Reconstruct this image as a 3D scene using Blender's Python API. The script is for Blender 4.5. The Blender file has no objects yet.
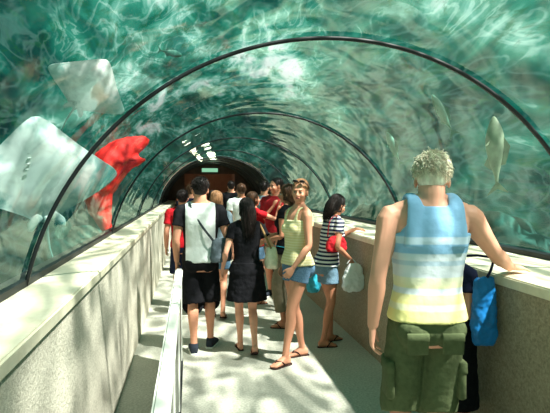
import bpy, bmesh, math, random
from mathutils import Vector as V, Matrix, noise
import numpy as np
random.seed(7)
S=bpy.context.scene
S.view_settings.view_transform='Standard'
COL=S.collection
pi=math.pi
# ---------------------------------------------------------------- materials
def newmat(name):
    m=bpy.data.materials.new(name); m.use_nodes=True
    nt=m.node_tree; nt.nodes.clear()
    return m,nt,nt.nodes,nt.links
def ramp(N,stops,interp='LINEAR'):
    r=N.new('ShaderNodeValToRGB'); cr=r.color_ramp; cr.interpolation=interp
    while len(cr.elements)<len(stops): cr.elements.new(.5)
    for e,(p,c) in zip(cr.elements,stops):
        e.position=p; e.color=(c[0],c[1],c[2],1) if hasattr(c,'__len__') else (c,c,c,1)
    return r
def L3(r,g,b):
    f=lambda c:(c/255/12.92) if c<=10 else ((c/255+.055)/1.055)**2.4
    return (f(r),f(g),f(b))
def mat(name,col,rough=.8,ns=30,amt=.15,bump=.15,metal=0,spec=.3,sss=0,stretch=(1,1,1)):
    m,nt,N,K=newmat(name)
    o=N.new('ShaderNodeOutputMaterial'); b=N.new('ShaderNodeBsdfPrincipled'); K.new(b.outputs[0],o.inputs[0])
    tc=N.new('ShaderNodeTexCoord'); mp=N.new('ShaderNodeMapping'); mp.inputs['Scale'].default_value=stretch
    K.new(tc.outputs['Object'],mp.inputs[0])
    n=N.new('ShaderNodeTexNoise'); n.inputs['Scale'].default_value=ns; n.inputs['Detail'].default_value=4
    K.new(mp.outputs[0],n.inputs['Vector'])
    r=ramp(N,[(.3,[c*(1-amt) for c in col]),(.7,[min(1,c*(1+amt)) for c in col])])
    K.new(n.outputs['Fac'],r.inputs[0]); K.new(r.outputs[0],b.inputs['Base Color'])
    b.inputs['Roughness'].default_value=rough; b.inputs['Metallic'].default_value=metal
    b.inputs['Specular IOR Level'].default_value=spec
    if bump:
        bp=N.new('ShaderNodeBump'); bp.inputs['Strength'].default_value=bump; bp.inputs['Distance'].default_value=.01
        K.new(n.outputs['Fac'],bp.inputs['Height']); K.new(bp.outputs[0],b.inputs['Normal'])
    return m
def axis_mat(name,stops,lo,hi,axis='Z',interp='LINEAR',absval=False,repeat=0):
    m,nt,N,K=newmat(name)
    o=N.new('ShaderNodeOutputMaterial'); b=N.new('ShaderNodeBsdfPrincipled'); K.new(b.outputs[0],o.inputs[0])
    tc=N.new('ShaderNodeTexCoord'); sp=N.new('ShaderNodeSeparateXYZ'); K.new(tc.outputs['Object'],sp.inputs[0])
    src=sp.outputs[axis]
    if absval:
        a=N.new('ShaderNodeMath'); a.operation='ABSOLUTE'; K.new(src,a.inputs[0]); src=a.outputs[0]
    if repeat:
        a=N.new('ShaderNodeMath'); a.operation='MULTIPLY'; a.inputs[1].default_value=repeat; K.new(src,a.inputs[0])
        c=N.new('ShaderNodeMath'); c.operation='FRACT'; K.new(a.outputs[0],c.inputs[0]); src=c.outputs[0]; lo,hi=0,1
    mr=N.new('ShaderNodeMapRange'); mr.inputs[1].default_value=lo; mr.inputs[2].default_value=hi; K.new(src,mr.inputs[0])
    r=ramp(N,stops,interp); K.new(mr.outputs[0],r.inputs[0]); K.new(r.outputs[0],b.inputs['Base Color'])
    b.inputs['Roughness'].default_value=.85; b.inputs['Specular IOR Level'].default_value=.2
    n=N.new('ShaderNodeTexNoise'); n.inputs['Scale'].default_value=14; n.inputs['Detail'].default_value=5; K.new(tc.outputs['Object'],n.inputs['Vector'])
    bp=N.new('ShaderNodeBump'); bp.inputs['Strength'].default_value=.35; bp.inputs['Distance'].default_value=.02
    K.new(n.outputs['Fac'],bp.inputs['Height']); K.new(bp.outputs[0],b.inputs['Normal'])
    return m
# ---------------------------------------------------------------- mesh helpers
def finish(name,bm,m,parent=None,vox=0,smooth=0,disp=0,dsize=.08,smoothshade=True):
    bmesh.ops.recalc_face_normals(bm,faces=bm.faces)
    me=bpy.data.meshes.new(name); bm.to_mesh(me); bm.free()
    for p in me.polygons: p.use_smooth=smoothshade
    me.materials.append(m)
    o=bpy.data.objects.new(name,me); COL.objects.link(o)
    if vox:
        r=o.modifiers.new('rm','REMESH'); r.mode='VOXEL'; r.voxel_size=vox; r.use_smooth_shade=True
    if disp:
        t=bpy.data.textures.new(name+'_t','CLOUDS'); t.noise_scale=dsize; t.noise_depth=2
        d=o.modifiers.new('d','DISPLACE'); d.texture=t; d.strength=disp; d.mid_level=.5; d.texture_coords='LOCAL'
    if smooth:
        s=o.modifiers.new('s','SMOOTH'); s.iterations=smooth; s.factor=.5
    if parent: o.parent=parent
    return o
def empty(name,loc=(0,0,0),rot=0,scale=1):
    e=bpy.data.objects.new(name,None); COL.objects.link(e); e.location=loc; e.rotation_euler=(0,0,rot); e.scale=(scale,)*3
    e.empty_display_size=.1
    return e
def loft(bm,secs,n=20,p=2.0,cap=True):
    rings=[]
    for c,u,v,ru,rv in secs:
        r=[]
        for i in range(n):
            a=2*pi*i/n; ca,sa=math.cos(a),math.sin(a)
            x=math.copysign(abs(ca)**(2/p),ca)*ru; y=math.copysign(abs(sa)**(2/p),sa)*rv
            r.append(bm.verts.new(c+u*x+v*y))
        rings.append(r)
    for a,b in zip(rings,rings[1:]):
        for i in range(n):
            bm.faces.new((a[i],a[(i+1)%n],b[(i+1)%n],b[i]))
    if cap:
        bm.faces.new(rings[0][::-1]); bm.faces.new(rings[-1])
    return rings
def frames(pts,up=None):
    out=[]; u=None
    for i in range(len(pts)):
        t=(pts[min(i+1,len(pts)-1)]-pts[max(i-1,0)]).normalized()
        if u is None:
            u=V(up) if up is not None else (V((1,0,0)) if abs(t.x)<.8 else V((0,1,0)))
        u=(u-t*u.dot(t)).normalized(); out.append((t,u.copy(),t.cross(u).normalized()))
    return out
def cr(vals,sub):
    a=np.array(vals,float); out=[]
    for i in range(len(a)-1):
        p0=a[max(i-1,0)];p1=a[i];p2=a[i+1];p3=a[min(i+2,len(a)-1)]
        for k in range(sub):
            t=k/sub
            out.append(.5*((2*p1)+(-p0+p2)*t+(2*p0-5*p1+4*p2-p3)*t*t+(-p0+3*p1-3*p2+p3)*t**3))
    out.append(a[-1]); return np.array(out)
def tube(bm,pts,radii,n=14,sub=3,rat=1.0,up=None,rnd=True,p=2.0):
    rows=[list(q)+[r] for q,r in zip(pts,radii)]
    R=cr(rows,sub) if sub>1 else np.array(rows)
    P=[V(r[:3]) for r in R]; F=frames(P,up)
    secs=[]
    if rnd:
        t=F[0][0]; r=R[0][3]
        secs+= [(P[0]-t*r*.75*min(1,rat),F[0][1],F[0][2],r*.5,r*.5*rat)]
    for q,f,row in zip(P,F,R): secs.append((q,f[1],f[2],row[3],row[3]*rat))
    if rnd:
        t=F[-1][0]; r=R[-1][3]
        secs+= [(P[-1]+t*r*.75*min(1,rat),F[-1][1],F[-1][2],r*.5,r*.5*rat)]
    loft(bm,secs,n,p)
def ell(bm,c,r,M=None,seg=16):
    m=Matrix.Translation(V(c))@(M.to_4x4() if M else Matrix.Identity(4))@Matrix.Diagonal((r[0],r[1],r[2],1))
    bmesh.ops.create_uvsphere(bm,u_segments=seg,v_segments=seg//2+2,radius=1,matrix=m)
def box(bm,lo,hi):
    lo=V(lo);hi=V(hi); c=(lo+hi)/2; d=hi-lo
    return bmesh.ops.create_cube(bm,size=1,matrix=Matrix.Translation(c)@Matrix.Diagonal((d.x,d.y,d.z,1)))
def boxobj(name,lo,hi,m,parent=None,bev=0):
    bm=bmesh.new(); box(bm,lo,hi)
    if bev: bmesh.ops.bevel(bm,geom=bm.edges[:],offset=bev,segments=3,affect='EDGES')
    return finish(name,bm,m,parent,smoothshade=False)

# ================================================================= TUNNEL
CX,CZ,R=.81,.79,1.68
Y0,Y1=-4.0,20.0
LZ=1.15
def stone(name,c1,c2,scale,bump=.5,rough=.85,spk=None):
    m,nt,N,K=newmat(name)
    o=N.new('ShaderNodeOutputMaterial'); b=N.new('ShaderNodeBsdfPrincipled'); K.new(b.outputs[0],o.inputs[0])
    tc=N.new('ShaderNodeTexCoord')
    n=N.new('ShaderNodeTexNoise'); n.inputs['Scale'].default_value=scale; n.inputs['Detail'].default_value=8; n.inputs['Roughness'].default_value=.7
    K.new(tc.outputs['Object'],n.inputs['Vector'])
    r=ramp(N,[(.35,c1),(.65,c2)]); K.new(n.outputs['Fac'],r.inputs[0])
    n2=N.new('ShaderNodeTexNoise'); n2.inputs['Scale'].default_value=1.6; n2.inputs['Detail'].default_value=3
    K.new(tc.outputs['Object'],n2.inputs['Vector'])
    r2=ramp(N,[(.3,.82),(.7,1.0)]); K.new(n2.outputs['Fac'],r2.inputs[0])
    mx=N.new('ShaderNodeMixRGB'); mx.blend_type='MULTIPLY'; mx.inputs[0].default_value=1
    K.new(r.outputs[0],mx.inputs[1]); K.new(r2.outputs[0],mx.inputs[2]); K.new(mx.outputs[0],b.inputs['Base Color'])
    b.inputs['Roughness'].default_value=rough
    bp=N.new('ShaderNodeBump'); bp.inputs['Strength'].default_value=bump; bp.inputs['Distance'].default_value=.01
    K.new(n.outputs['Fac'],bp.inputs['Height']); K.new(bp.outputs[0],b.inputs['Normal'])
    return m
m_floor=stone('floor_pebble_epoxy',L3(158,160,144),L3(210,210,196),55,.25,.6)
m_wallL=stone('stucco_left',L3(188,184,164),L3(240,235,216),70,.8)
m_wallR=stone('stucco_right_shaded',L3(132,120,98),L3(184,170,144),70,.8)  # same stucco as the left, darkened in colour for its shaded side
m_ledge=stone('ledge_paint',L3(222,216,188),L3(238,234,208),12,.05,.45)
m_black=mat('black_rubber',(.012,.016,.018),.5,20,.1,0)
m_white=mat('rail_white',L3(232,234,224),.4,20,.04,0)
boxobj('floor',(-.9,Y0,-.1),(2.6,Y1+4,0),m_floor)
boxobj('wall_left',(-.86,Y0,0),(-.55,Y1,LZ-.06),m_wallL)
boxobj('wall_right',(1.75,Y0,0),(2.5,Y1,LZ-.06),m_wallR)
boxobj('trim_1',(-.90,Y0,LZ-.06),(-.535,Y1,LZ),m_ledge,bev=.008)
boxobj('trim_2',(1.735,Y0,LZ-.06),(2.5,Y1,LZ),m_ledge,bev=.008)
boxobj('trim_3',(-.90,Y0,LZ),(-.81,Y1,LZ+.035),m_black)
boxobj('trim_4',(2.41,Y0,LZ),(2.5,Y1,LZ+.035),m_black)
e=empty('walkway_barrier')
boxobj('handrail',(-.135,-2,.86),(-.07,4.85,.90),m_white,e,.012)
boxobj('panel',(-.115,-2,.06),(-.088,4.83,.86),mat('barrier_panel',L3(70,78,72),.3,8,.1,0),e)
boxobj('plinth',(-.13,-2,0),(-.072,4.85,.06),m_black,e)
for i,y in enumerate([.2,1.4,2.6,3.7,4.8]):
    boxobj('post_%d'%i,(-.125,y-.02,.0),(-.078,y+.02,.87),m_white,e,.004)

def arcshell(name,r,y0,y1,m,a0,a1,ny=1,na=72,thick=0):
    bm=bmesh.new(); g=[]
    for j in range(ny+1):
        y=y0+(y1-y0)*j/ny
        g.append([bm.verts.new((CX+r*math.cos(a0+(a1-a0)*i/na),y,CZ+r*math.sin(a0+(a1-a0)*i/na))) for i in range(na+1)])
    for a,b in zip(g,g[1:]):
        for i in range(na): bm.faces.new((a[i],a[i+1],b[i+1],b[i]))
    return finish(name,bm,m)
a_base=math.asin((LZ-CZ)/R)
# acrylic
m,nt,N,K=newmat('acrylic')
o=N.new('ShaderNodeOutputMaterial'); t=N.new('ShaderNodeBsdfTransparent'); t.inputs[0].default_value=(.92,.98,.96,1)
g=N.new('ShaderNodeBsdfGlossy'); g.inputs['Roughness'].default_value=.05; g.inputs[0].default_value=(.8,1,.95,1)
lw=N.new('ShaderNodeLayerWeight'); lw.inputs[0].default_value=.5
pw=N.new('ShaderNodeMath'); pw.operation='POWER'; K.new(lw.outputs['Facing'],pw.inputs[0]); pw.inputs[1].default_value=3.5
mr=N.new('ShaderNodeMapRange'); mr.inputs[3].default_value=.02; mr.inputs[4].default_value=.36; K.new(pw.outputs[0],mr.inputs[0])
mx=N.new('ShaderNodeMixShader'); K.new(mr.outputs[0],mx.inputs[0]); K.new(t.outputs[0],mx.inputs[1]); K.new(g.outputs[0],mx.inputs[2]); K.new(mx.outputs[0],o.inputs[0])
tc=N.new('ShaderNodeTexCoord'); nz=N.new('ShaderNodeTexNoise'); nz.inputs['Scale'].default_value=1.6; nz.inputs['Detail'].default_value=1; K.new(tc.outputs['Object'],nz.inputs['Vector'])
bp=N.new('ShaderNodeBump'); bp.inputs['Strength'].default_value=.35; bp.inputs['Distance'].default_value=.07; K.new(nz.outputs['Fac'],bp.inputs['Height']); K.new(bp.outputs[0],g.inputs['Normal'])
arcshell('window_1',R,Y0,Y1,m,a_base,pi-a_base,1,96)
def rib(y):
    bm=bmesh.new(); secs=[]
    for i in range(97):
        a=a_base+(pi-2*a_base)*i/96; d=V((math.cos(a),0,math.sin(a)))
        secs.append((V((CX,y,CZ))+d*(R-.012),d,V((0,1,0)),.010,.012))
    loft(bm,secs,8,6)
    return finish('tunnel_rib',bm,m_black)
for k in range(-1,6): rib(2.77+2.9*k)
for y in (16.0,17.2,18.4): rib(y)
# ---------------- water backdrop outside, daylight and ripples painted as emission
m,nt,N,K=newmat('water_glow')
def noi(vec,sc,det,dist,rough=.5):
    n=N.new('ShaderNodeTexNoise'); n.inputs['Scale'].default_value=sc; n.inputs['Detail'].default_value=det; n.inputs['Distortion'].default_value=dist; n.inputs['Roughness'].default_value=rough
    K.new(vec,n.inputs['Vector']); return n.outputs['Fac']
def mth(op,a,b=None,clamp=False):
    x=N.new('ShaderNodeMath'); x.operation=op; x.use_clamp=clamp
    for i,q in enumerate((a,b)):
        if q is None: continue
        if isinstance(q,(int,float)): x.inputs[i].default_value=q
        else: K.new(q,x.inputs[i])
    return x.outputs[0]
def mrg(a,lo,hi,c,d):
    x=N.new('ShaderNodeMapRange'); K.new(a,x.inputs[0])
    for i,q in enumerate((lo,hi,c,d)): x.inputs[i+1].default_value=q
    return x.outputs[0]
o=N.new('ShaderNodeOutputMaterial'); tc=N.new('ShaderNodeTexCoord')
mp=N.new('ShaderNodeMapping'); mp.inputs['Scale'].default_value=(1,.30,1); K.new(tc.outputs['Object'],mp.inputs[0]); P_=mp.outputs[0]
sp=N.new('ShaderNodeSeparateXYZ'); K.new(tc.outputs['Object'],sp.inputs[0])
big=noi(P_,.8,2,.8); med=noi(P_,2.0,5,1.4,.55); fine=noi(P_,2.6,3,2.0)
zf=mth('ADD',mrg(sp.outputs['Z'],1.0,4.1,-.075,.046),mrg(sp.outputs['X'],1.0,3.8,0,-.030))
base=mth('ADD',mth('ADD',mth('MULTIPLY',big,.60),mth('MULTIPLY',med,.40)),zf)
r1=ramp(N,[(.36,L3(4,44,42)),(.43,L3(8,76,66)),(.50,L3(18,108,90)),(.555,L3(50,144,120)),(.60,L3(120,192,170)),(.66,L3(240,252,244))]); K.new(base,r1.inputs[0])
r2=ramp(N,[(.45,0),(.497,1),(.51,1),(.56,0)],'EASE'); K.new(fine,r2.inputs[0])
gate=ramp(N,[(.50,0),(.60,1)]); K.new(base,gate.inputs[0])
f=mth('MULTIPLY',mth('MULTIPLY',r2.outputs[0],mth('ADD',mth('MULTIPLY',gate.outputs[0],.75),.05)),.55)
cm=N.new('ShaderNodeMixRGB'); K.new(f,cm.inputs[0]); K.new(r1.outputs[0],cm.inputs[1]); cm.inputs[2].default_value=(*L3(205,242,226),1)  # pale ripple glints painted over the water colour
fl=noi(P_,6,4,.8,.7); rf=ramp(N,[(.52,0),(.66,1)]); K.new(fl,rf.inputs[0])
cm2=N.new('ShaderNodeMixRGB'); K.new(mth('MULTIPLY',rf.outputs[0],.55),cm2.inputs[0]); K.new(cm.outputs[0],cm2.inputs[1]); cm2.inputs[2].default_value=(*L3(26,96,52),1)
em=N.new('ShaderNodeEmission'); K.new(cm2.outputs[0],em.inputs[0]); K.new(mth('MULTIPLY',mrg(sp.outputs['Z'],1.0,4.0,.95,1.45),mrg(sp.outputs['Y'],9.0,14.5,1.0,.45)),em.inputs[1])  # painted glow, stronger overhead and dimmed far down the tunnel
tr=N.new('ShaderNodeBsdfTransparent'); rt=ramp(N,[(.42,.16),(.5,1),(.58,.16)]); K.new(fine,rt.inputs[0]); K.new(rt.outputs[0],tr.inputs[0])  # patterned transparency dapples the sun like caustics
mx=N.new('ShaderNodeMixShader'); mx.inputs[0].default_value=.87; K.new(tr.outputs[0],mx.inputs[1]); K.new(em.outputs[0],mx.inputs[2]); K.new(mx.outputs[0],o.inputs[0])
m_water=m
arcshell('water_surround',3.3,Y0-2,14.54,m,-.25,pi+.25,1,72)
m_dark=mat('dark_concrete',L3(44,52,48),.8,6,.2,.2)
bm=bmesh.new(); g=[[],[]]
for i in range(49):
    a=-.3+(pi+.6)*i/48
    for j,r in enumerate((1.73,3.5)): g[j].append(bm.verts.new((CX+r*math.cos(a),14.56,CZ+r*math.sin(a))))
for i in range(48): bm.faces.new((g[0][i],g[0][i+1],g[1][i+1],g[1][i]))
finish('wall_tank_end',bm,m_water)  # end ring wears the painted water glow too
arcshell('ceiling',1.72,14.5,Y1+.1,m_dark,0,pi)
bm=bmesh.new()
box(bm,(-1.0,Y1,0),(-.2,Y1+.2,2.6)); box(bm,(1.7,Y1,0),(2.7,Y1+.2,2.6)); box(bm,(-.2,Y1,2.15),(1.7,Y1+.2,2.6))
finish('wall_back',bm,mat('end_wall_paint',L3(76,62,52),.8,5,.2,.1),smoothshade=False)
bm=bmesh.new()
box(bm,(-.4,Y1+3.9,0),(1.9,Y1+4,2.4)); box(bm,(-.5,Y1+.21,0),(-.4,Y1+4,2.4)); box(bm,(1.9,Y1+.21,0),(2.,Y1+4,2.4)); box(bm,(-.5,Y1+.21,2.4),(2,Y1+4,2.5))
finish('lobby_vestibule',bm,mat('lobby_paint',L3(120,90,70),.8,5,.1,.1),smoothshade=False)
def lamp(name,loc,e_,c):
    l=bpy.data.lights.new(name,'POINT'); l.energy=e_; l.color=c; l.shadow_soft_size=.1
    lo=bpy.data.objects.new(name,l); lo.location=loc; COL.objects.link(lo)
lamp('lobby_lamp',(.7,Y1+2,2.1),22,(1,.75,.55)); lamp('tunnel_lamp',(.8,17.5,2.25),12,(1,.85,.65))
bm=bmesh.new(); box(bm,(.45,Y1-.05,2.22),(1.05,Y1,2.36))
m2,nt,N,K=newmat('exit_sign_glow'); oo=N.new('ShaderNodeOutputMaterial'); ee=N.new('ShaderNodeEmission'); ee.inputs[0].default_value=(.35,.8,.5,1); ee.inputs[1].default_value=.8; K.new(ee.outputs[0],oo.inputs[0])
finish('exit_sign',bm,m2,smoothshade=False)
m_rock=mat('reef_rock',L3(20,70,62),.9,4,.5,.8)
def rock(loc,sc,seed):
    bm=bmesh.new(); bmesh.ops.create_icosphere(bm,subdivisions=4,radius=1)
    for v in bm.verts:
        n=noise.fractal(v.co*1.5+V((seed,seed*2,0)),1,2,4)
        v.co*=1+.38*n
        v.co=V((v.co.x*sc[0],v.co.y*sc[1],v.co.z*sc[2]))+V(loc)
    return finish('reef_rock',bm,m_rock)
for i,(l_,s_) in enumerate([((3.25,2.6,.5),(.4,.9,.7)),((3.3,5.0,.5),(.45,1.0,.8)),((3.2,8.3,.5),(.45,1.4,.85)),((-1.7,8.4,.4),(.4,1.3,.55))]): rock(l_,s_,i*3.1)
def orient(nrm,head):
    z=V(nrm).normalized(); y=V(head); y=(y-z*y.dot(z)).normalized(); x=y.cross(z)
    return Matrix((x,y,z)).transposed()
def reflection_mat(name,c1,c2):
    m,nt,N,K=newmat(name)
    o=N.new('ShaderNodeOutputMaterial'); b=N.new('ShaderNodeBsdfPrincipled'); K.new(b.outputs[0],o.inputs[0])
    tc=N.new('ShaderNodeTexCoord'); ln=N.new('ShaderNodeVectorMath'); ln.operation='LENGTH'; K.new(tc.outputs['Object'],ln.inputs[0])
    n=N.new('ShaderNodeTexNoise'); n.inputs['Scale'].default_value=6; n.inputs['Detail'].default_value=5; n.inputs['Distortion'].default_value=1.5; K.new(tc.outputs['Object'],n.inputs['Vector'])
    a=N.new('ShaderNodeMath'); a.operation='MULTIPLY_ADD'; K.new(n.outputs['Fac'],a.inputs[0]); a.inputs[1].default_value=.6; K.new(ln.outputs['Value'],a.inputs[2])
    r=ramp(N,[(.40,c1),(.62,[.75*q for q in c1]),(.85,c2)]); K.new(a.outputs[0],r.inputs[0]); K.new(r.outputs[0],b.inputs['Base Color'])
    b.inputs['Roughness'].default_value=.5
    return m
def ray_shaped_reflection(loc,nrm,head,sc,m):  # ray-shaped solid standing in for people's pale reflection in the acrylic
    e=empty('ray_shaped_reflection',loc,0,sc); e.rotation_euler=orient(nrm,head).to_euler()
    bm=bmesh.new(); n=32
    prof=[(-.46,.03),(-.42,.10),(-.34,.20),(-.22,.36),(-.10,.52),(-.0,.62),(.07,.60),(.14,.48),(.24,.32),(.33,.20),(.40,.11),(.44,.03)]
    rings=[]
    for y,w in cr(prof,3):
        r=[]
        for i in range(n):
            a=2*pi*i/n; cx=math.cos(a); x=cx*w
            z=math.sin(a)*.085*(1-abs(cx)**1.1)*min(1,w*3.5)+.20*abs(x)**1.7+.03*math.sin(x*7+y*5)
            r.append(bm.verts.new((x,y-.22*abs(x)**1.3,z)))
        rings.append(r)
    for a,b in zip(rings,rings[1:]):
        for i in range(n): bm.faces.new((a[i],a[(i+1)%n],b[(i+1)%n],b[i]))
    bm.faces.new(rings[0]); bm.faces.new(rings[-1][::-1])
    tube(bm,[V((0,-.42,0)),V((0,-.7,.0)),V((.08,-1.05,-.03))],[.022,.010,.003],8)
    for s in(-1,1):
        ell(bm,(s*.06,.30,-.03),(.025,.035,.02),seg=10)
        tube(bm,[V((s*.05,-.40,0)),V((s*.12,-.47,0)),V((s*.13,-.52,0))],[.04,.04,.02],8,2,rat=.3)
        for k in range(5): ell(bm,(s*(.07+.012*k),.20-.045*k,.075),(.02,.005,.006),seg=6)
    finish('body',bm,m,e)
m_r1=reflection_mat('reflection_pale',(.93,.96,.93),(.28,.48,.44)); m_r2=reflection_mat('reflection_grey',(.55,.70,.66),(.08,.26,.24))  # pale and grey tones of the modelled reflections
ray_shaped_reflection((-.88,4.95,2.58),(.25,-.90,-.40),(.45,.1,.85),.60,m_r1)
ray_shaped_reflection((-1.24,4.65,1.80),(.45,-.88,-.15),(-.20,.15,.95),1.0,m_r2)
def fish(loc,rot,sc,m,name='reef_fish',deep=1.0):
    e=empty(name,loc,0,sc); e.rotation_euler=rot
    bm=bmesh.new()
    pf=[(-.5,.01,.02),(-.38,.02,.035),(-.15,.055,.10),(.1,.075,.14),(.3,.06,.11),(.45,.03,.05),(.5,.01,.015)]
    secs=[(V((0,a,0)),V((1,0,0)),V((0,0,1)),b,c*deep) for a,b,c in cr(pf,3)]
    loft(bm,secs,14)
    for s in(1,-1):
        f=[bm.verts.new(p) for p in ((.004,-.46,0),(.004,-.66,s*.16),(.004,-.58,0))]; bm.faces.new(f)
        f=[bm.verts.new(p) for p in ((.03*s,.18,-.02),(.16*s,.02,-.07),(.04*s,.08,-.05))]; bm.faces.new(f)
    f=[bm.verts.new(p) for p in ((0,.2,.11*deep),(0,-.0,.22*deep),(0,-.25,.14*deep),(0,-.25,.06*deep))]; bm.faces.new(f)
    f=[bm.verts.new(p) for p in ((0,-.05,-.10*deep),(0,-.2,-.18*deep),(0,-.3,-.06*deep))]; bm.faces.new(f)
    finish('body',bm,m,e)
m_fl=mat('fish_silver',L3(70,125,108),.5,10,.2,0); m_ft=mat('fish_tan',L3(112,132,108),.6,6,.35,0); m_fg=mat('fish_green',L3(50,105,90),.5,10,.2,0)
fish((2.66,4.23,1.98),(math.radians(80),.2,.5),.62,m_ft,'reef_fish',1.0)
fish((2.85,5.6,2.5),(math.radians(60),0,.6),.5,m_fl,'reef_fish',.8); fish((2.75,6.8,2.2),(1.0,0,.3),.5,m_fl)
fish((-.2,6.2,3.2),(0,.2,-.9),.3,m_fg)
bm=bmesh.new()
base=V((-.92,6.85,1.64))
tube(bm,[base+V((-.10,0,-.56)),base+V((-.20,0,-.30)),base+V((-.22,0,-.02)),base+V((-.10,0,.26)),base+V((.12,.05,.48)),base+V((.36,.1,.62))],[.05,.13,.20,.23,.17,.05],18)
tube(bm,[base+V((-.02,0,.30)),base+V((.18,0,.34)),base+V((.34,.02,.36))],[.16,.10,.04],12)
finish('red_reflection',bm,mat('reflection_red',L3(235,44,38),.7,4,.35,.4),None,.02,5,.07,.12)  # solid red shape standing in for a reflection of red clothing

# ================================================================= PEOPLE
TM=[(.80,.11,.085,0),(.86,.150,.105,-.008),(.92,.160,.112,-.01),(.98,.155,.106,-.006),(1.06,.142,.10,0),(1.16,.150,.103,.0),(1.26,.168,.113,.0),(1.34,.180,.114,0),(1.40,.178,.098,-.005),(1.445,.135,.074,-.012),(1.48,.078,.060,-.012)]
TF=[(.80,.11,.085,0),(.86,.160,.110,-.010),(.92,.172,.118,-.014),(.98,.156,.106,-.008),(1.07,.122,.088,0),(1.16,.128,.09,0),(1.26,.142,.104,.008),(1.34,.148,.098,.0),(1.40,.142,.084,-.005),(1.445,.106,.064,-.012),(1.48,.064,.052,-.012)]
def skinmat(name,c): return mat(name,L3(*c),.55,9,.06,.03,spec=.35)
SK_FAIR=skinmat('skin_fair',(236,172,144)); SK_MID=skinmat('skin_mid',(222,156,126)); SK_TAN=skinmat('skin_tan',(194,132,102))
m_eye=mat('eye_white',(.75,.75,.72),.2,5,.02,0); m_iris=mat('iris',(.05,.03,.02),.2,5,.02,0); m_lip=mat('lips',L3(178,92,88),.5,9,.05,0)
def hairmat(name,c): return mat(name,L3(*c),.45,40,.35,.5,stretch=(1,1,.25))
H_BLOND=hairmat('hair_blond',(252,232,202)); H_DARK=hairmat('hair_dark',(34,26,24)); H_BROWN=hairmat('hair_brown',(88,60,42)); H_LBROWN=hairmat('hair_lightbrown',(140,102,70))
def ik(a,c,l1,l2,pole):
    d=c-a; L=min(d.length,(l1+l2)*.998); dn=d.normalized(); c=a+dn*L
    x=(l1*l1-l2*l2+L*L)/(2*L); h=math.sqrt(max(0,l1*l1-x*x)); p=V(pole); p=(p-dn*p.dot(dn)).normalized()
    return a+dn*x+p*h,c
def w2l(p,loc,rot,H):
    q=Matrix.Rotation(-rot,3,'Z')@(V(p)-V(loc)); return q/(H/1.75)
def hand(bm,w,d,t,s,curl,sc=1.0,spread=.10,fr=1.0):
    d=V(d).normalized(); t=V(t); t=(t-d*t.dot(d)).normalized()
    n=(d.cross(t) if s<0 else t.cross(d)).normalized()
    secs=[]
    for k,a,b in [(-.015,.022,.019),(.0,.025,.018),(.03,.034,.017),(.06,.040,.016),(.085,.041,.013),(.095,.036,.009)]:
        secs.append((w+d*k*sc,t,n,a*sc,b*sc))
    loft(bm,secs,14,2.5)
    for off,ln,yaw in [(.0305,.070,1.2),(.0105,.079,.4),(-.0105,.073,-.5),(-.030,.056,-1.5)]:
        p=w+d*(.082-.006*abs(off)/.03)*sc+t*off*sc; dd=(d+t*spread*yaw).normalized(); ang=0; pts=[p-dd*.02*sc,p]
        for k,f in enumerate((.45,.31,.24)):
            ang+=curl*(.8,1.1,.7)[k]*(1 if off>-.02 else 1.1)
            pts.append(pts[-1]+(dd*math.cos(ang)+n*math.sin(ang))*ln*f*sc)
        tube(bm,pts,[r*sc*fr for r in (.009,.0092,.0083,.0076,.0062)],8,2)
    p=w+d*.022*sc+t*.022*sc; d1=(d*.75+t*.6+n*.25).normalized(); d2=(d*.95+t*.15+n*.3).normalized()
    tube(bm,[p,p+d1*.035*sc,p+d1*.035*sc+(d1+d2).normalized()*.03*sc,p+d1*.035*sc+(d1+d2).normalized()*.03*sc+d2*.024*sc],[r*sc*fr for r in(.0135,.0125,.0098,.0075)],8,2)
class Fig: pass
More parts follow.
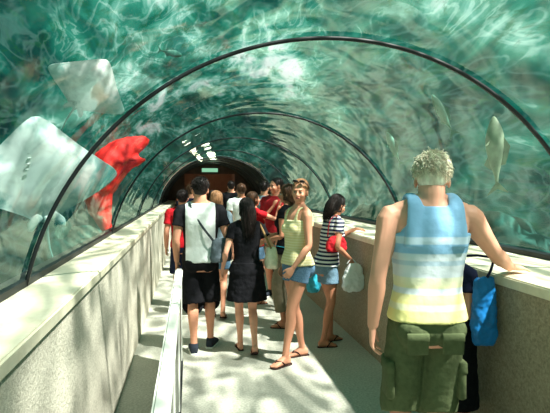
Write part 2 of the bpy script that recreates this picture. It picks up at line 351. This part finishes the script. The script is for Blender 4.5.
def person(name,loc,rot,H,sex='m',lean=(0,0),head=(0,0,0),arms=None,legs=None,skin=SK_MID,hair=H_DARK,style='short',vox=.0075,foot='shoe',fm=None,face=True,width=1.0,hairlen=.3,hdrop=.010):
    F=Fig(); F.sex=sex; F.lean=lean; F.loc=loc; F.rot=rot; F.H=H; F.w=width
    E=empty(name,loc,rot,H/1.75); F.E=E; F.vox=vox
    fem=sex=='f'; T=TF if fem else TM; F.T=np.array(T); sw=(.152 if fem else .188)*width
    if fm is None: fm=m_shoe
    def sh(p):
        p=V(p); 
        if p.z>.95:
            k=(p.z-.95)/.5
            p=V((p.x+lean[0]*k,p.y+lean[1]*k,p.z-.5*(lean[0]**2+lean[1]**2)*k))
        return p
    F.sh=sh
    bm=bmesh.new(); X,Yv=V((1,0,0)),V((0,1,0))
    secs=[(sh((0,r[3],r[0])),X,Yv,r[1]*width,r[2]) for r in cr(T,3)]
    loft(bm,secs,24,2.3)
    if fem:
        for s in(-1,1): ell(bm,sh((s*.062,.078,1.265)),(.055,.05,.055))
        for s in(-1,1): ell(bm,(s*.075,-.075,.88),(.08,.06,.085))
    else:
        for s in(-1,1): ell(bm,(s*.075,-.065,.88),(.08,.06,.085)); ell(bm,sh((s*.075,-.055,1.33)),(.075,.055,.08)); ell(bm,sh((s*.075,.06,1.30)),(.075,.05,.06))
    for s in(-1,1): tube(bm,[sh((s*.03,-.015,1.495)),sh((s*.09,-.012,1.458)),sh((s*.155,-.005,1.428))],[.032,.040 if not fem else .028,.044 if not fem else .03],10,2)
    arms=arms or {}; legs=legs or {}; F.arm={}; F.leg={}
    g=.82 if fem else 1.0; ag=.84 if fem else 1.06
    for s,k in((-1,'L'),(1,'R')):
        a=dict(w=(s*(sw+.055),.05,.885),pole=(s*.3,-1,0),fd=None,td=(-s*.15,1,0),curl=.35); a.update(arms.get(k,{}))
        sp=sh((s*sw,0,1.405)); el,wr=ik(sp,V(a['w']),.29,.25,a['pole'])
        F.arm[k]=(sp,el,wr)
        ua=(el-sp); fa=(wr-el)
        tube(bm,[sh((s*sw*.62,-.003,1.40)),sp+V((0,0,.0)),sp+ua*.28,sp+ua*.62,el,el+fa*.25,el+fa*.6,wr],[r*ag for r in(.045,.055,.052,.043,.036,.039,.032,.0245)],16,3)
        fd=V(a['fd']) if a['fd'] else fa.normalized()*.8+V((0,.15,-.2))
        hand(bm,wr+fa.normalized()*.004,fd,a['td'],s,a['curl'],.96 if not fem else .88,fr=.95)
        lg=dict(a=(s*.095,0),yaw=-s*.15,pitch=0,pole=(0,1,0),az=None); lg.update(legs.get(k,{}))
        pz=lg['pitch']; az=lg['az'] if lg['az'] is not None else .082+(.10*math.sin(pz) if pz>0 else .02*abs(math.sin(pz)))
        hp=V((s*.088,0,.915)); kn,an=ik(hp,V((lg['a'][0],lg['a'][1],az)),.43,.415,lg['pole'])
        F.leg[k]=(hp,kn,an); th=kn-hp; sn=an-kn
        back=V((0,-1,0))
        tg=1.03 if fem else 1.0
        tube(bm,[hp+V((0,0,.0)),hp+th*.3,hp+th*.7,kn,kn+sn*.22+back*.012,kn+sn*.42+back*.010,kn+sn*.72,an],[.086*tg,.080*tg,.062,.0515*(.95 if fem else 1),.0545*g**.5,.050*g**.5,.036*g**.3,.034*g**.3],18,3)
        fy=lg['yaw']; f=V((math.sin(-fy)*1.0,math.cos(fy),0)); rt=V((f.y,-f.x,0)); f2=f*math.cos(pz)-V((0,0,1))*math.sin(pz); u2=rt.cross(f2).normalized()
        def fp(a_,z_,x_=0): return an+f2*a_+u2*z_+rt*x_
        fs=[(-.062,-.045,.018,.022),(-.05,-.042,.028,.036),(-.015,-.03,.034,.046),(.03,-.036,.036,.042),(.075,-.050,.041,.029),(.115,-.058,.045,.021),(.145,-.064,.042,.015),(.16,-.068,.03,.01)]
        sc2=.93 if fem else 1
        loft(bm,[(fp(q[0]*sc2,q[1]),rt,u2,q[2]*sc2,q[3]) for q in fs],16,2.3)
        for i,(tx,ty,tr_) in enumerate([(-.027,.165,.0125),(-.008,.168,.0095),(.008,.162,.009),(.021,.154,.0085),(.033,.143,.008)]):
            q=fp(ty*sc2,-.069,s*tx*sc2); ell(bm,q,(tr_,tr_*1.1,tr_),seg=8)
        if foot=='flip':
            bs=bmesh.new(); 
            so=[(-.075,.022),(-.06,.034),(-.02,.037),(.03,.035),(.08,.043),(.12,.049),(.155,.044),(.178,.026)]
            loft(bs,[(fp(q[0]*sc2,-.083),rt,u2,q[1]*sc2,.009) for q in so],16,3)
            for s2 in(-1,1): tube(bs,[fp(.125*sc2,-.045,-s*.012),fp(.10*sc2,-.030,-s*.012+s2*.012),fp(.06,-.04,s2*.036),fp(.03,-.075,s2*.036)],[.004,.007,.007,.005],8,2)
            finish('flip_flop_'+k,bs,fm,E)
        elif foot=='shoe':
            bs=bmesh.new()
            loft(bs,[(fp(q[0]*1.06,q[1]-.002+( .012 if i>3 else 0)),rt,u2,q[2]+.008,q[3]+.011) for i,q in enumerate(fs)]+[(fp(.185,-.063),rt,u2,.022,.012)],18,2.6)
            tube(bs,[an+V((0,0,-.02)),an+V((0,0,.012))],[.045,.043],16,2,rnd=False)
            finish('shoe_'+k,bs,fm,E,.007,2)
            bs=bmesh.new(); so=[(-.075,.03),(-.05,.042),(0,.044),(.05,.044),(.10,.053),(.14,.052),(.175,.04),(.195,.02)]
            loft(bs,[(fp(q[0],-.080),rt,u2,q[1],.012) for q in so],16,3)
            finish('sole_'+k,bs,m_white,E)
    yaw,pit,rol=head
    RH=Matrix.Rotation(yaw,3,'Z')@Matrix.Rotation(-pit,3,'X')@Matrix.Rotation(rol,3,'Y')
    piv=sh((0,-.012,1.525-hdrop)); F.RH=RH; F.piv=piv
    def hp_(p): return piv+RH@(V(p)+V((0,.012,.1)))
    F.hp=hp_
    hs=.95 if fem else 1.0
    def hel(b,c,r,seg=16): ell(b,hp_(V(c)*hs),[q*hs for q in r],RH,seg)
    hel(bm,(0,-.014,.030),(.074,.094,.088),24); hel(bm,(0,.024,-.028),(.060,.066,.084),20); hel(bm,(0,.052,-.088),(.030,.028,.024)); hel(bm,(0,.02,-.07),(.052,.055,.038))
    hel(bm,(0,.080,.022),(.046,.012,.010))
    for s in(-1,1):
        hel(bm,(s*.036,.062,-.030),(.024,.024,.024)); hel(bm,(s*.077,-.004,-.012),(.009,.019,.031)); hel(bm,(s*.011,.098,-.034),(.009,.010,.008))
    tube(bm,[hp_(V(q)*hs) for q in((0,.084,.012),(0,.098,-.012),(0,.110,-.032))],[.008,.0095,.012],10,2)
    hel(bm,(0,.090,-.058),(.022,.008,.010))
    nr=.046 if fem else .062
    tube(bm,[sh((0,-.012,1.42)),sh((0,-.014,1.485)),hp_((0,-.022,-.075)),hp_((0,-.02,-.02))],[nr*1.25,nr*1.03,nr,nr],18,3)
    finish('body',bm,skin,E,vox,4 if vox<.006 else 3)
    if face:
        b1=bmesh.new(); b2=bmesh.new(); b3=bmesh.new(); b4=bmesh.new()
        for s in(-1,1):
            hel(b1,(s*.030,.0745,-.004),(.0135,.0105,.0075),12); hel(b2,(s*.030,.0835,-.004),(.0062,.003,.0062),10)
            tube(b3,[hp_(V(q)*hs) for q in((s*.014,.089,.016),(s*.030,.088,.021),(s*.046,.074,.016))],[.003,.0038,.002],6,2)
            tube(b3,[hp_(V(q)*hs) for q in((s*.017,.083,.002),(s*.030,.0865,.0045),(s*.043,.078,.001))],[.0016,.0022,.0016],6,2)
        hel(b4,(0,.0955,-.054),(.021,.006,.0045),12); hel(b4,(0,.0945,-.062),(.018,.006,.005),12)
        finish('eyes',b1,m_eye,E); finish('irises',b2,m_iris,E); finish('brows',b3,hair,E); finish('lips',b4,m_lip,E)
    bh=bmesh.new(); c0=V((0,-.024,.040)); rr=V((.083,.098,.089))
    hel(bh,c0,rr,24); hel(bh,(0,-.05,-.008),(.070,.062,.066),16)
    if style=='long':
        pts=[hp_((0,-.06,.03)),hp_((0,-.085,-.04)),hp_((0,-.09,-.04))+V((0,-.005,-.07)),hp_((0,-.085,-.04))+V((0,-.02,-.07-hairlen*.5))]
        tube(bh,pts,[.075,.078,.075,.035],18,4,rat=.62,up=(1,0,0))
    if style=='pony':
        pts=[hp_((0,-.105,.05)),hp_((0,-.145,.055)),hp_((0,-.16,-.0)),hp_((0,-.145,-.08)),hp_((0,-.13,-.14))]
        tube(bh,pts,[.024,.032,.034,.026,.008],12,3)
    finish('hair_mass',bh,hair,E,.008,2,.006,.03)
    bs=bmesh.new(); rnd=random.Random(len(name)*7)
    ns=900 if vox<.006 else 420
    if style=='short': ns=int(ns*1.5)
    if style=='short' and vox<.006: ns=2600
    cnt=0
    while cnt<ns:
        d=V((rnd.gauss(0,1),rnd.gauss(0,1),rnd.gauss(.25,1))).normalized()
        if d.z<-.6 or (d.y>.35 and d.z<.45) or (abs(d.x)>.6 and d.z<-.1 and d.y>-.2): continue
        p=V((c0.x+d.x*rr.x,c0.y+d.y*rr.y,c0.z+d.z*rr.z))
        cnt+=1; nrm=V((d.x/rr.x,d.y/rr.y,d.z/rr.z)).normalized()
        pts=[p]; 
        if style=='short':
            whirl=V((0,0,1)).cross(nrm)*.4; dr=(nrm*.22+V((0,-.2,-.9))*(1 if d.z<.6 else .45)+whirl+V((rnd.gauss(0,.35),rnd.gauss(0,.35),rnd.gauss(0,.2)))).normalized()
            ln=rnd.uniform(.015,.032)
            pts=[p-nrm*.004,p+dr*ln*.5+nrm*.004,p+dr*ln]; rad=[.0024,.0022,.0008]
        else:
            q=p.copy(); tot=.12+ (hairlen if style=='long' else .0)*rnd.uniform(.75,1.05); st=.03; k=0
            while k*st<tot:
                if style=='pony': tgt=V((0,-.12,.05)); dv=(tgt-q); 
                else: dv=V((rnd.gauss(0,.08),-.35 if q.z>0 else 0,-1))
                if style=='pony' and dv.length<.02: break
                dv.normalize()
                q=q+dv*st; e_=V(((q.x-c0.x)/rr.x,(q.y-c0.y)/rr.y,(q.z-c0.z)/rr.z))
                if e_.length<1.03 and q.z>-.02: e_=e_.normalized()*1.03; q=V((c0.x+e_.x*rr.x,c0.y+e_.y*rr.y,c0.z+e_.z*rr.z))
                if style=='long' and q.z<-.08: q.y=min(q.y,-.085); q.x*=.97
                pts.append(q.copy()); k+=1
            rad=[.003]*len(pts); rad[-1]=.001
        if len(pts)<2: continue
        tube(bs,[hp_(q*hs) for q in pts],rad,3 if vox>.006 else 4,1,rnd=False)
    finish('hair_strands',bs,hair,E)
    return F
def secs_at(F,z,inf,wx=1):
    T=F.T; rx=np.interp(z,T[:,0],T[:,1])*F.w; ry=np.interp(z,T[:,0],T[:,2]); yo=np.interp(z,T[:,0],T[:,3])
    return (F.sh((0,yo,z)),V((1,0,0)),V((0,1,0)),(rx+inf)*wx,ry+inf)
def top(F,name,m,z0=.92,z1=1.475,inf=.014,sleeve=.5,hemflare=.012,strap=False,disp=.012,straptype=0):
    bm=bmesh.new(); S_=[]; n=18
    for i in range(n+1):
        z=z0+(z1-z0)*i/n; k=max(0,1-(z-z0)/.16)
        S_.append(secs_at(F,z,inf+hemflare*k))
    loft(bm,S_,28,2.3)
    if straptype==1:
        S_=[]
        for z,rx,ry in((1.17,.10,.08),(1.24,.150,.116),(1.30,.158,.126),(1.35,.150,.123),(1.40,.138,.111),(1.43,.130,.095),(1.455,.120,.080)):
            S_.append((F.sh((0,-.010,z)),V((1,0,0)),V((0,1,0)),rx,ry))
        loft(bm,S_,28,2.5)
    if F.sex=='f':
        for s in(-1,1): ell(bm,F.sh((s*.062,.080,1.265)),(.062,.056,.060))
        if z0<.9:
            for s in(-1,1): ell(bm,(s*.075,-.078,.89),(.088,.066,.08))
    elif z1>1.3:
        for s in(-1,1): ell(bm,F.sh((s*.075,-.058,1.32)),(.082,.06,.08)); 
    if sleeve:
        ag=.84 if F.sex=='f' else 1.05
        for k in 'LR':
            sp,el,wr=F.arm[k]; s=-1 if k=='L' else 1
            q=sp+(el-sp)*sleeve
            tube(bm,[F.sh((s*.10,-.003,1.40)),sp+V((0,0,-.002)),sp+(q-sp)*.5,q],[.058*ag,.066*ag,.063*ag,.066*ag],18,3,rnd=False)
        for s in(-1,1): tube(bm,[F.sh((s*.04,-.014,1.475)),F.sh((s*.09,-.012,1.455)),F.sh((s*.155,-.005,1.425))],[.034,.044 if F.sex=='m' else .034,.050 if F.sex=='m' else .036],12,2)
    if strap:
        for s in(-1,1):
            xw,rw=(.085,.02) if straptype==0 else (.096,.038)
            zt=np.interp(xw,[.05,.12,.16],[1.49,1.472,1.45]) if F.sex=='m' else np.interp(xw,[.05,.12],[1.478,1.440])
            if F.sex=='m': zt+=.016
            yb=.0 if straptype==0 else -.008
            tube(bm,[F.sh((s*xw,.103 if F.sex=='m' else .088,z1-.05)),F.sh((s*xw,.092 if F.sex=='m' else .075,z1+.04)),F.sh((s*(xw),.04,zt-.005)),F.sh((s*xw,-.02,zt+.004)),F.sh((s*xw,-.075,zt-.03)),F.sh((s*xw,-.096+yb,z1+.02)),F.sh((s*xw,-.098+yb,z1-.06))],[rw*1.2,rw,rw*.8,rw*.8,rw*.95,rw*1.2,rw*1.4],14,4,rat=.5,up=(1,0,0),rnd=False)
    return finish(name,bm,m,F.E,.0075 if F.vox>.006 else .006,4 if straptype==0 else 8,disp,.07)
def shorts(F,name,m,waist=1.0,frac=.6,inf=.016,flare=.03,disp=.012,below=0):
    bm=bmesh.new(); 
    S_=[secs_at(F,z,inf) for z in np.linspace(.82,waist,10)]; loft(bm,S_,26,2.3)
    for s in(-1,1): ell(bm,(s*.075,-.076,.885),(.088,.064,.085))
    for k in 'LR':
        hp,kn,an=F.leg[k]; th=kn-hp
        pts=[hp,hp+th*.25,hp+th*min(frac,.6)];rad=[.094,.095,.088+flare*.5]
        if frac>.6: pts.append(hp+th*min(frac,1)); rad.append(.08+flare)
        if below: pts.append(kn+(an-kn)*below); rad.append(.075+flare)
        tube(bm,pts,rad,22,3,rnd=False)
    return finish(name,bm,m,F.E,.0075 if F.vox>.006 else .006,3,disp,.06)
def skirt(F,name,m,zw=1.0,zh=.6,flare=.05,disp=.02):
    bm=bmesh.new(); S_=[]
    for i in range(16):
        z=zh+(zw-zh)*i/15
        if z>=.88: S_.append(secs_at(F,z,.030))
        else:
            k=(.88-z)/(.88-zh)
            S_.append((V((0,-.01,z)),V((1,0,0)),V((0,1,0)),.192*F.w+flare*k,.145+flare*k*.9))
    loft(bm,S_,30,2.2)
    return finish(name,bm,m,F.E,.008,2,disp,.06)
def bag(name,F,c,size,m,rz=0,strap=None,sm=None,soft=True):
    E=empty(name,F.loc,F.rot,F.H/1.75); bm=bmesh.new(); w,d,h=[q/2 for q in size]; c=V(c)
    X=V((math.cos(rz),math.sin(rz),0)); Y_=V((-math.sin(rz),math.cos(rz),0)); S_=[]
    for z,k,kd in [(-1,.7,.6),(-.93,.9,.9),(-.6,1.0,1.1),(0,1,1),(.6,.93,.75),(.92,.8,.45),(1,.6,.25)]:
        S_.append((c+V((0,0,z*h)),X,Y_,w*k,d*kd))
    loft(bm,S_,24,3)
    finish('pouch',bm,m,E,.008,1,.03 if soft else 0,.06)
    if strap:
        bs=bmesh.new(); tube(bs,[V(q) for q in strap],[.011]*len(strap),8,4,rat=.4); finish('strap',bs,sm or m,E)
    return E
def R_(d): return math.radians(d)
cl=lambda n,c,b=.3: mat(n,L3(*c),.9,60,.08,b,spec=.15)
m_blk=cl('cloth_black',(22,22,26)); m_denim=mat('denim',L3(92,124,150),.9,90,.25,.3,spec=.1); m_denim2=mat('denim_light',L3(110,140,160),.9,90,.25,.3,spec=.1)
m_red=cl('cloth_red',(190,30,40)); m_grey=cl('cloth_greyblue',(120,140,150)); m_khaki=cl('cloth_khaki',(120,112,92)); m_navy=cl('cloth_navy',(30,36,60))
m_olive=mat('cargo_olive',L3(92,102,72),.95,45,.12,.4,spec=.1); m_ff=cl('flipflop_brown',(60,40,36)); m_shoe=cl('shoe_dark',(50,56,66)); m_wht=cl('cloth_white',(235,238,235))

loc=(1.18,2.46,0); rot=R_(-8); H=1.87
A=person('man_in_tank_top',loc,rot,H,'m',lean=(.02,.02),head=(R_(-22),R_(24),0),hdrop=.035,
  arms={'R':dict(w=w2l((1.80,2.70,1.195),loc,rot,H),pole=(.3,-.5,-1),fd=Matrix.Rotation(-rot,3,'Z')@V((.92,.35,-.13)),td=Matrix.Rotation(-rot,3,'Z')@V((-.35,.9,.1)),curl=.12),
        'L':dict(w=(-.255,.0,.885),pole=(-.5,-1,0),fd=(.02,.12,-1),td=(.3,1,0),curl=.4)},
  legs={'L':dict(a=(-.11,.02)),'R':dict(a=(.07,-.02))},skin=SK_FAIR,hair=H_BLOND,style='short',vox=.005,foot='shoe',fm=m_shoe)
B_=L3(142,192,228); W_=L3(226,236,242); Y_1=L3(246,238,160); Y_2=L3(236,236,196)
m_tank=axis_mat('tank_stripes',[(0,Y_1),(.09,Y_1),(.10,Y_2),(.14,Y_2),(.15,Y_1),(.22,L3(246,240,182)),(.23,W_),(.27,W_),(.28,L3(246,242,196)),(.36,L3(240,242,216)),(.37,W_),(.46,W_),(.47,L3(190,214,230)),(.50,L3(190,214,230)),(.51,W_),(.56,L3(214,232,242)),(.57,B_),(.64,B_),(.65,L3(198,222,238)),(.70,L3(198,222,238)),(.71,B_),(1,L3(142,192,230))],.93,1.48)
top(A,'tank_top',m_tank,.925,1.33,.014,0,.016,True,.008,1)
shorts(A,'cargo_shorts',m_olive,.965,1.0,.012,.018,.010,.12)
for s,k in((-1,'L'),(1,'R')):
    hp,kn,an=A.leg[k]; c=hp+(kn-hp)*.66
    bm=bmesh.new(); loft(bm,[(c+V((s*.078,-.03,z)),V((0,1,0)),V((1,0,0)),w_,t_) for z,w_,t_ in((-.09,.060,.014),(-.08,.070,.022),(.05,.070,.020),(.07,.068,.016))],20,4); finish('cargo_pocket_'+k,bm,m_olive,A.E)
    bm=bmesh.new(); loft(bm,[(c+V((s*.080,-.03,z)),V((0,1,0)),V((1,0,0)),w_,t_) for z,w_,t_ in((.035,.070,.022),(.04,.073,.025),(.085,.073,.022),(.09,.07,.016))],20,4); finish('pocket_flap_'+k,bm,m_olive,A.E)
    bm=bmesh.new(); loft(bm,[(V((s*.080,-.141,z)),V((1,0,0)),V((0,1,0)),w_,t_) for z,w_,t_ in((.79,.040,.004),(.793,.048,.006),(.85,.050,.007),(.852,.052,.009),(.882,.052,.009),(.887,.048,.005))],16,5); finish('back_pocket_'+k,bm,m_olive,A.E)
loc=(1.56,2.92,0); rot=R_(-60)
G=person('girl_in_black_skirt',loc,rot,1.42,'f',head=(0,R_(15),0),arms={'L':dict(w=(-.15,.12,1.05)),'R':dict(w=(.13,.14,1.05))},skin=SK_MID,hair=H_DARK,style='long',foot='flip',fm=m_ff,hairlen=.2)
top(G,'tshirt',m_navy,.95,1.47,.014,.5); skirt(G,'skirt',m_blk,1.0,.42,.03)
bc=w2l((1.645,2.70,.945),loc,rot,1.42)
bag('blue_drawstring_bag',G,bc,(.18,.10,.48),mat('nylon_blue',L3(30,120,190),.4,20,.15,.3),-rot,[bc+V((0,0,.2)),bc+V((0.02,0.03,.38)),(-.09,-.10,1.50),(-.08,.06,1.46),(-.06,.10,1.2)],m_navy)
B=person('man_in_white_tshirt',(.10,5.26,0),R_(0),1.76,'m',head=(0,R_(8),0),
  arms={'L':dict(w=(-.235,.06,.90)),'R':dict(w=(.21,.16,.98),pole=(.5,-1,0))},legs={'L':dict(a=(-.07,-.08),yaw=.05,pitch=0),'R':dict(a=(.10,.10),yaw=-.3)},skin=SK_MID,hair=H_DARK,style='short',foot='shoe',fm=m_shoe)
m_wb=axis_mat('white_black_tee',[(0,L3(238,242,240)),(.58,L3(24,24,28)),(1,L3(24,24,28))],0,.25,'X','CONSTANT',True)
top(B,'tshirt',m_wb,.90,1.475,.018,.55); shorts(B,'shorts',m_blk,.97,1.0,.02,.035,.015,.05)
bag('messenger_bag',B,(.20,-.10,1.02),(.24,.10,.24),cl('bag_grey',(92,104,112)),R_(35),[(.12,-.16,1.12),(.0,-.135,1.28),(-.10,-.07,1.47),(-.09,.06,1.44),(.06,.13,1.2)],cl('strap_grey',(60,66,72)))
C=person('woman_in_black_dress',(.55,5.12,0),R_(5),1.56,'f',head=(R_(10),R_(5),0),
  arms={'L':dict(w=(-.25,.12,.93)),'R':dict(w=(.24,.14,1.0),pole=(.6,-1,0))},legs={'L':dict(a=(-.05,.12),yaw=0),'R':dict(a=(.06,-.16),pitch=R_(22),yaw=-.1)},skin=SK_FAIR,hair=H_DARK,style='long',foot='flip',fm=m_ff,hairlen=.24)
top(C,'dress_bodice',m_blk,.90,1.465,.014,.45,0); skirt(C,'dress_skirt',m_blk,1.02,.60,.04,.02)
bag('handbag',C,(.255,-.12,1.07),(.13,.18,.24),cl('bag_cream',(240,232,206)),0,[(.24,-.05,1.18),(.175,.03,1.38),(.14,.0,1.46),(.165,-.08,1.38),(.24,-.17,1.18)],cl('strap_tan',(150,120,80)))
D=person('woman_in_grey_top',(.33,6.55,0),R_(-5),1.62,'f',head=(R_(-15),0,0),skin=SK_MID,hair=H_LBROWN,style='long',foot='flip',fm=m_ff,hairlen=.22,legs={'L':dict(a=(-.06,.1)),'R':dict(a=(.08,-.1),pitch=R_(15))})
top(D,'tshirt',m_grey,.90,1.47,.014,.45); shorts(D,'shorts',m_denim,.97,.55,.016,.03)
Er=person('man_in_red_shirt',(-.10,7.2,0),R_(0),1.62,'m',skin=SK_MID,hair=H_DARK,foot='shoe',fm=m_shoe)
top(Er,'tshirt',m_red,.90,1.475,.018,.6); shorts(Er,'shorts',m_navy,.97,.95,.02,.03)
loc=(.99,4.80,0); rot=R_(112)
T_=person('woman_in_yellow_tank_top',loc,rot,1.74,'f',lean=(.0,-.02),head=(R_(42),R_(2),R_(-4)),
  arms={'L':dict(w=(-.19,.16,.93),pole=(-.3,-1,0),curl=.5),'R':dict(w=(.20,.02,.89),pole=(.5,-1,-.3),curl=.5)},
  legs={'L':dict(a=(-.07,.17),yaw=.15),'R':dict(a=(.09,-.13),yaw=-.2)},skin=SK_MID,hair=H_LBROWN,style='pony',foot='flip',fm=m_ff,vox=.0065)
top(T_,'tank_top',axis_mat('pale_yellow_stripe',[(0,L3(228,218,160)),(.6,L3(240,232,190))],0,1,'Z','CONSTANT',False,40),.93,1.35,.012,0,.012,True,.006)
shorts(T_,'denim_shorts',m_denim,.98,.34,.010,.02,.006)
bs=bmesh.new()
for s in(-1,1): ell(bs,T_.hp((s*.033,.072,.102)),(.027,.010,.018),T_.RH@Matrix.Rotation(R_(-50),3,'X'),12)
for s in(-1,1): tube(bs,[T_.hp((s*.058,.066,.095)),T_.hp((s*.080,.02,.06)),T_.hp((s*.084,-.02,.02))],[.004,.004,.003],6,2)
ell(bs,T_.hp((0,.076,.095)),(.010,.004,.004),T_.RH,8)
e=empty('sunglasses',loc,rot,1.74/1.75); finish('frame',bs,m_black,e)
loc=(1.40,5.25,0); rot=R_(-78)
St=person('woman_in_striped_shirt',loc,rot,1.60,'f',lean=(0,.10),head=(R_(5),R_(22),0),
  arms={'L':dict(w=w2l((1.80,5.50,1.19),loc,rot,1.60),pole=(-.5,-.6,-1),fd=(0,1,-.1),td=(1,.2,0),curl=.3),'R':dict(w=(.20,.20,1.0),pole=(.5,-1,0),curl=1.0,fd=(0,.2,-1))},
  legs={'L':dict(a=(-.09,.10)),'R':dict(a=(.09,-.08))},skin=SK_TAN,hair=H_DARK,style='long',foot='flip',fm=m_ff,hairlen=.12)
top(St,'striped_tshirt',axis_mat('breton_stripe',[(0,L3(232,234,236)),(.5,L3(36,44,80))],0,1,'Z','CONSTANT',False,24),.92,1.47,.014,.45)
shorts(St,'denim_shorts',m_denim2,.98,.45,.015,.03)
bag('plastic_carrier_bag',St,(.24,.22,.80),(.10,.26,.32),mat('plastic_white',L3(235,240,240),.35,12,.06,.4),0,[(.215,.15,.95),(.205,.20,1.0),(.20,.22,1.0),(.205,.27,.95)])
bag('red_shoulder_bag',St,(.20,.02,1.18),(.09,.24,.18),cl('bag_red',(200,40,50)),0,[(.17,.09,1.26),(.145,.10,1.42),(.12,.05,1.48),(.14,-.03,1.42),(.17,-.07,1.26)])
K_=person('woman_in_black_top',(1.12,6.0,0),R_(60),1.70,'f',head=(R_(20),0,0),arms={'R':dict(w=(.16,.24,1.1),pole=(.5,-1,0)),'L':dict(w=(-.16,.22,1.05))},skin=SK_TAN,hair=H_BROWN,style='long',foot='flip',fm=m_ff,hairlen=.2)
top(K_,'top',m_blk,.90,1.47,.014,.3); shorts(K_,'trousers',m_khaki,.98,1.0,.015,.01,.01,.7)
bag('turquoise_bag',K_,w2l((1.35,5.6,.62),(1.12,6.0,0),R_(60),1.70),(.22,.14,.28),mat('plastic_turquoise',L3(50,165,190),.4,12,.1,.4),0,[w2l((1.35,5.6,.74),(1.12,6.0,0),R_(60),1.70),w2l((1.30,5.68,.90),(1.12,6.0,0),R_(60),1.70),(-.16,.22,1.02)])
P1=person('man_in_maroon_shirt',(1.27,7.7,0),R_(140),1.80,'m',head=(R_(-20),0,0),skin=SK_MID,hair=H_DARK,foot='shoe',fm=m_shoe)
top(P1,'tshirt',cl('cloth_maroon',(170,40,48)),.90,1.475,.018,.55); shorts(P1,'shorts',m_khaki,.97,1.0,.02,.03)
P2=person('woman_taking_photo',(.90,7.3,0),R_(-70),1.60,'f',head=(0,R_(-8),0),arms={'R':dict(w=(.10,.38,1.50),pole=(.6,-.2,-1),fd=(0,.3,1),td=(-1,0,0),curl=.6),'L':dict(w=(-.08,.38,1.50),pole=(-.6,-.2,-1),fd=(0,.3,1),td=(1,0,0),curl=.6)},skin=SK_MID,hair=H_BROWN,style='long',foot='flip',fm=m_ff,hairlen=.2)
top(P2,'tshirt',m_red,.90,1.47,.014,.4); shorts(P2,'shorts',m_denim,.97,.5,.016,.03)
P3=person('man_in_white_polo',(.90,9.3,0),R_(10),1.72,'m',skin=SK_TAN,hair=H_BROWN,foot='shoe',fm=m_shoe)
top(P3,'polo',m_wht,.90,1.475,.018,.55); shorts(P3,'shorts',m_navy,.97,1.0,.02,.03)
P4=person('man_in_grey_shirt',(1.40,9.8,0),R_(-30),1.76,'m',skin=SK_MID,hair=H_DARK,foot='shoe',fm=m_shoe)
top(P4,'tshirt',m_grey,.90,1.475,.018,.55); shorts(P4,'trousers',m_blk,.97,1.0,.016,.01,.01,.8)
P5=person('woman_in_red_dress',(.45,10.6,0),R_(0),1.60,'f',skin=SK_MID,hair=H_DARK,style='long',foot='flip',fm=m_ff,hairlen=.2)
top(P5,'bodice',m_red,.90,1.465,.014,.4,0); skirt(P5,'skirt',m_red,1.02,.55,.06,.03)
P6=person('man_in_navy_shirt',(.0,10.2,0),R_(0),1.70,'m',skin=SK_MID,hair=H_BROWN,foot='shoe',fm=m_shoe)
top(P6,'tshirt',m_navy,.90,1.475,.018,.55); shorts(P6,'shorts',m_khaki,.97,1.0,.02,.03)
P7=person('woman_in_orange_top',(1.30,6.75,0),R_(30),1.68,'f',skin=SK_MID,hair=H_DARK,style='long',foot='flip',fm=m_ff,hairlen=.2)
top(P7,'top',cl('cloth_orange',(205,110,80)),.90,1.47,.014,.4); shorts(P7,'shorts',m_navy,.97,.6,.016,.03)
P8=person('man_in_black_shirt',(.95,12.2,0),R_(0),1.80,'m',skin=SK_MID,hair=H_DARK,foot='shoe',fm=m_shoe)
top(P8,'tshirt',m_blk,.90,1.475,.018,.55); shorts(P8,'shorts',m_khaki,.97,1.0,.02,.03)

# ================================================================= LIGHT
w=bpy.data.worlds.new('world'); S.world=w; w.use_nodes=True
w.node_tree.nodes['Background'].inputs[0].default_value=(.45,.9,.78,1); w.node_tree.nodes['Background'].inputs[1].default_value=.8
sl=bpy.data.lights.new('sun','SUN'); sl.energy=130; sl.angle=R_(1.5); sl.color=(1,.95,.88)
so=bpy.data.objects.new('sun',sl); COL.objects.link(so); so.rotation_euler=(R_(20),R_(26),0); so.location=(2,2,8)
cd=bpy.data.cameras.new('camera'); cd.sensor_width=36; cd.lens=520/550*36; cd.clip_start=.05
co=bpy.data.objects.new('camera',cd); COL.objects.link(co); co.location=(0,0,1.65)
co.rotation_euler=(R_(90-2.15),0,R_(-9.28)); S.camera=co
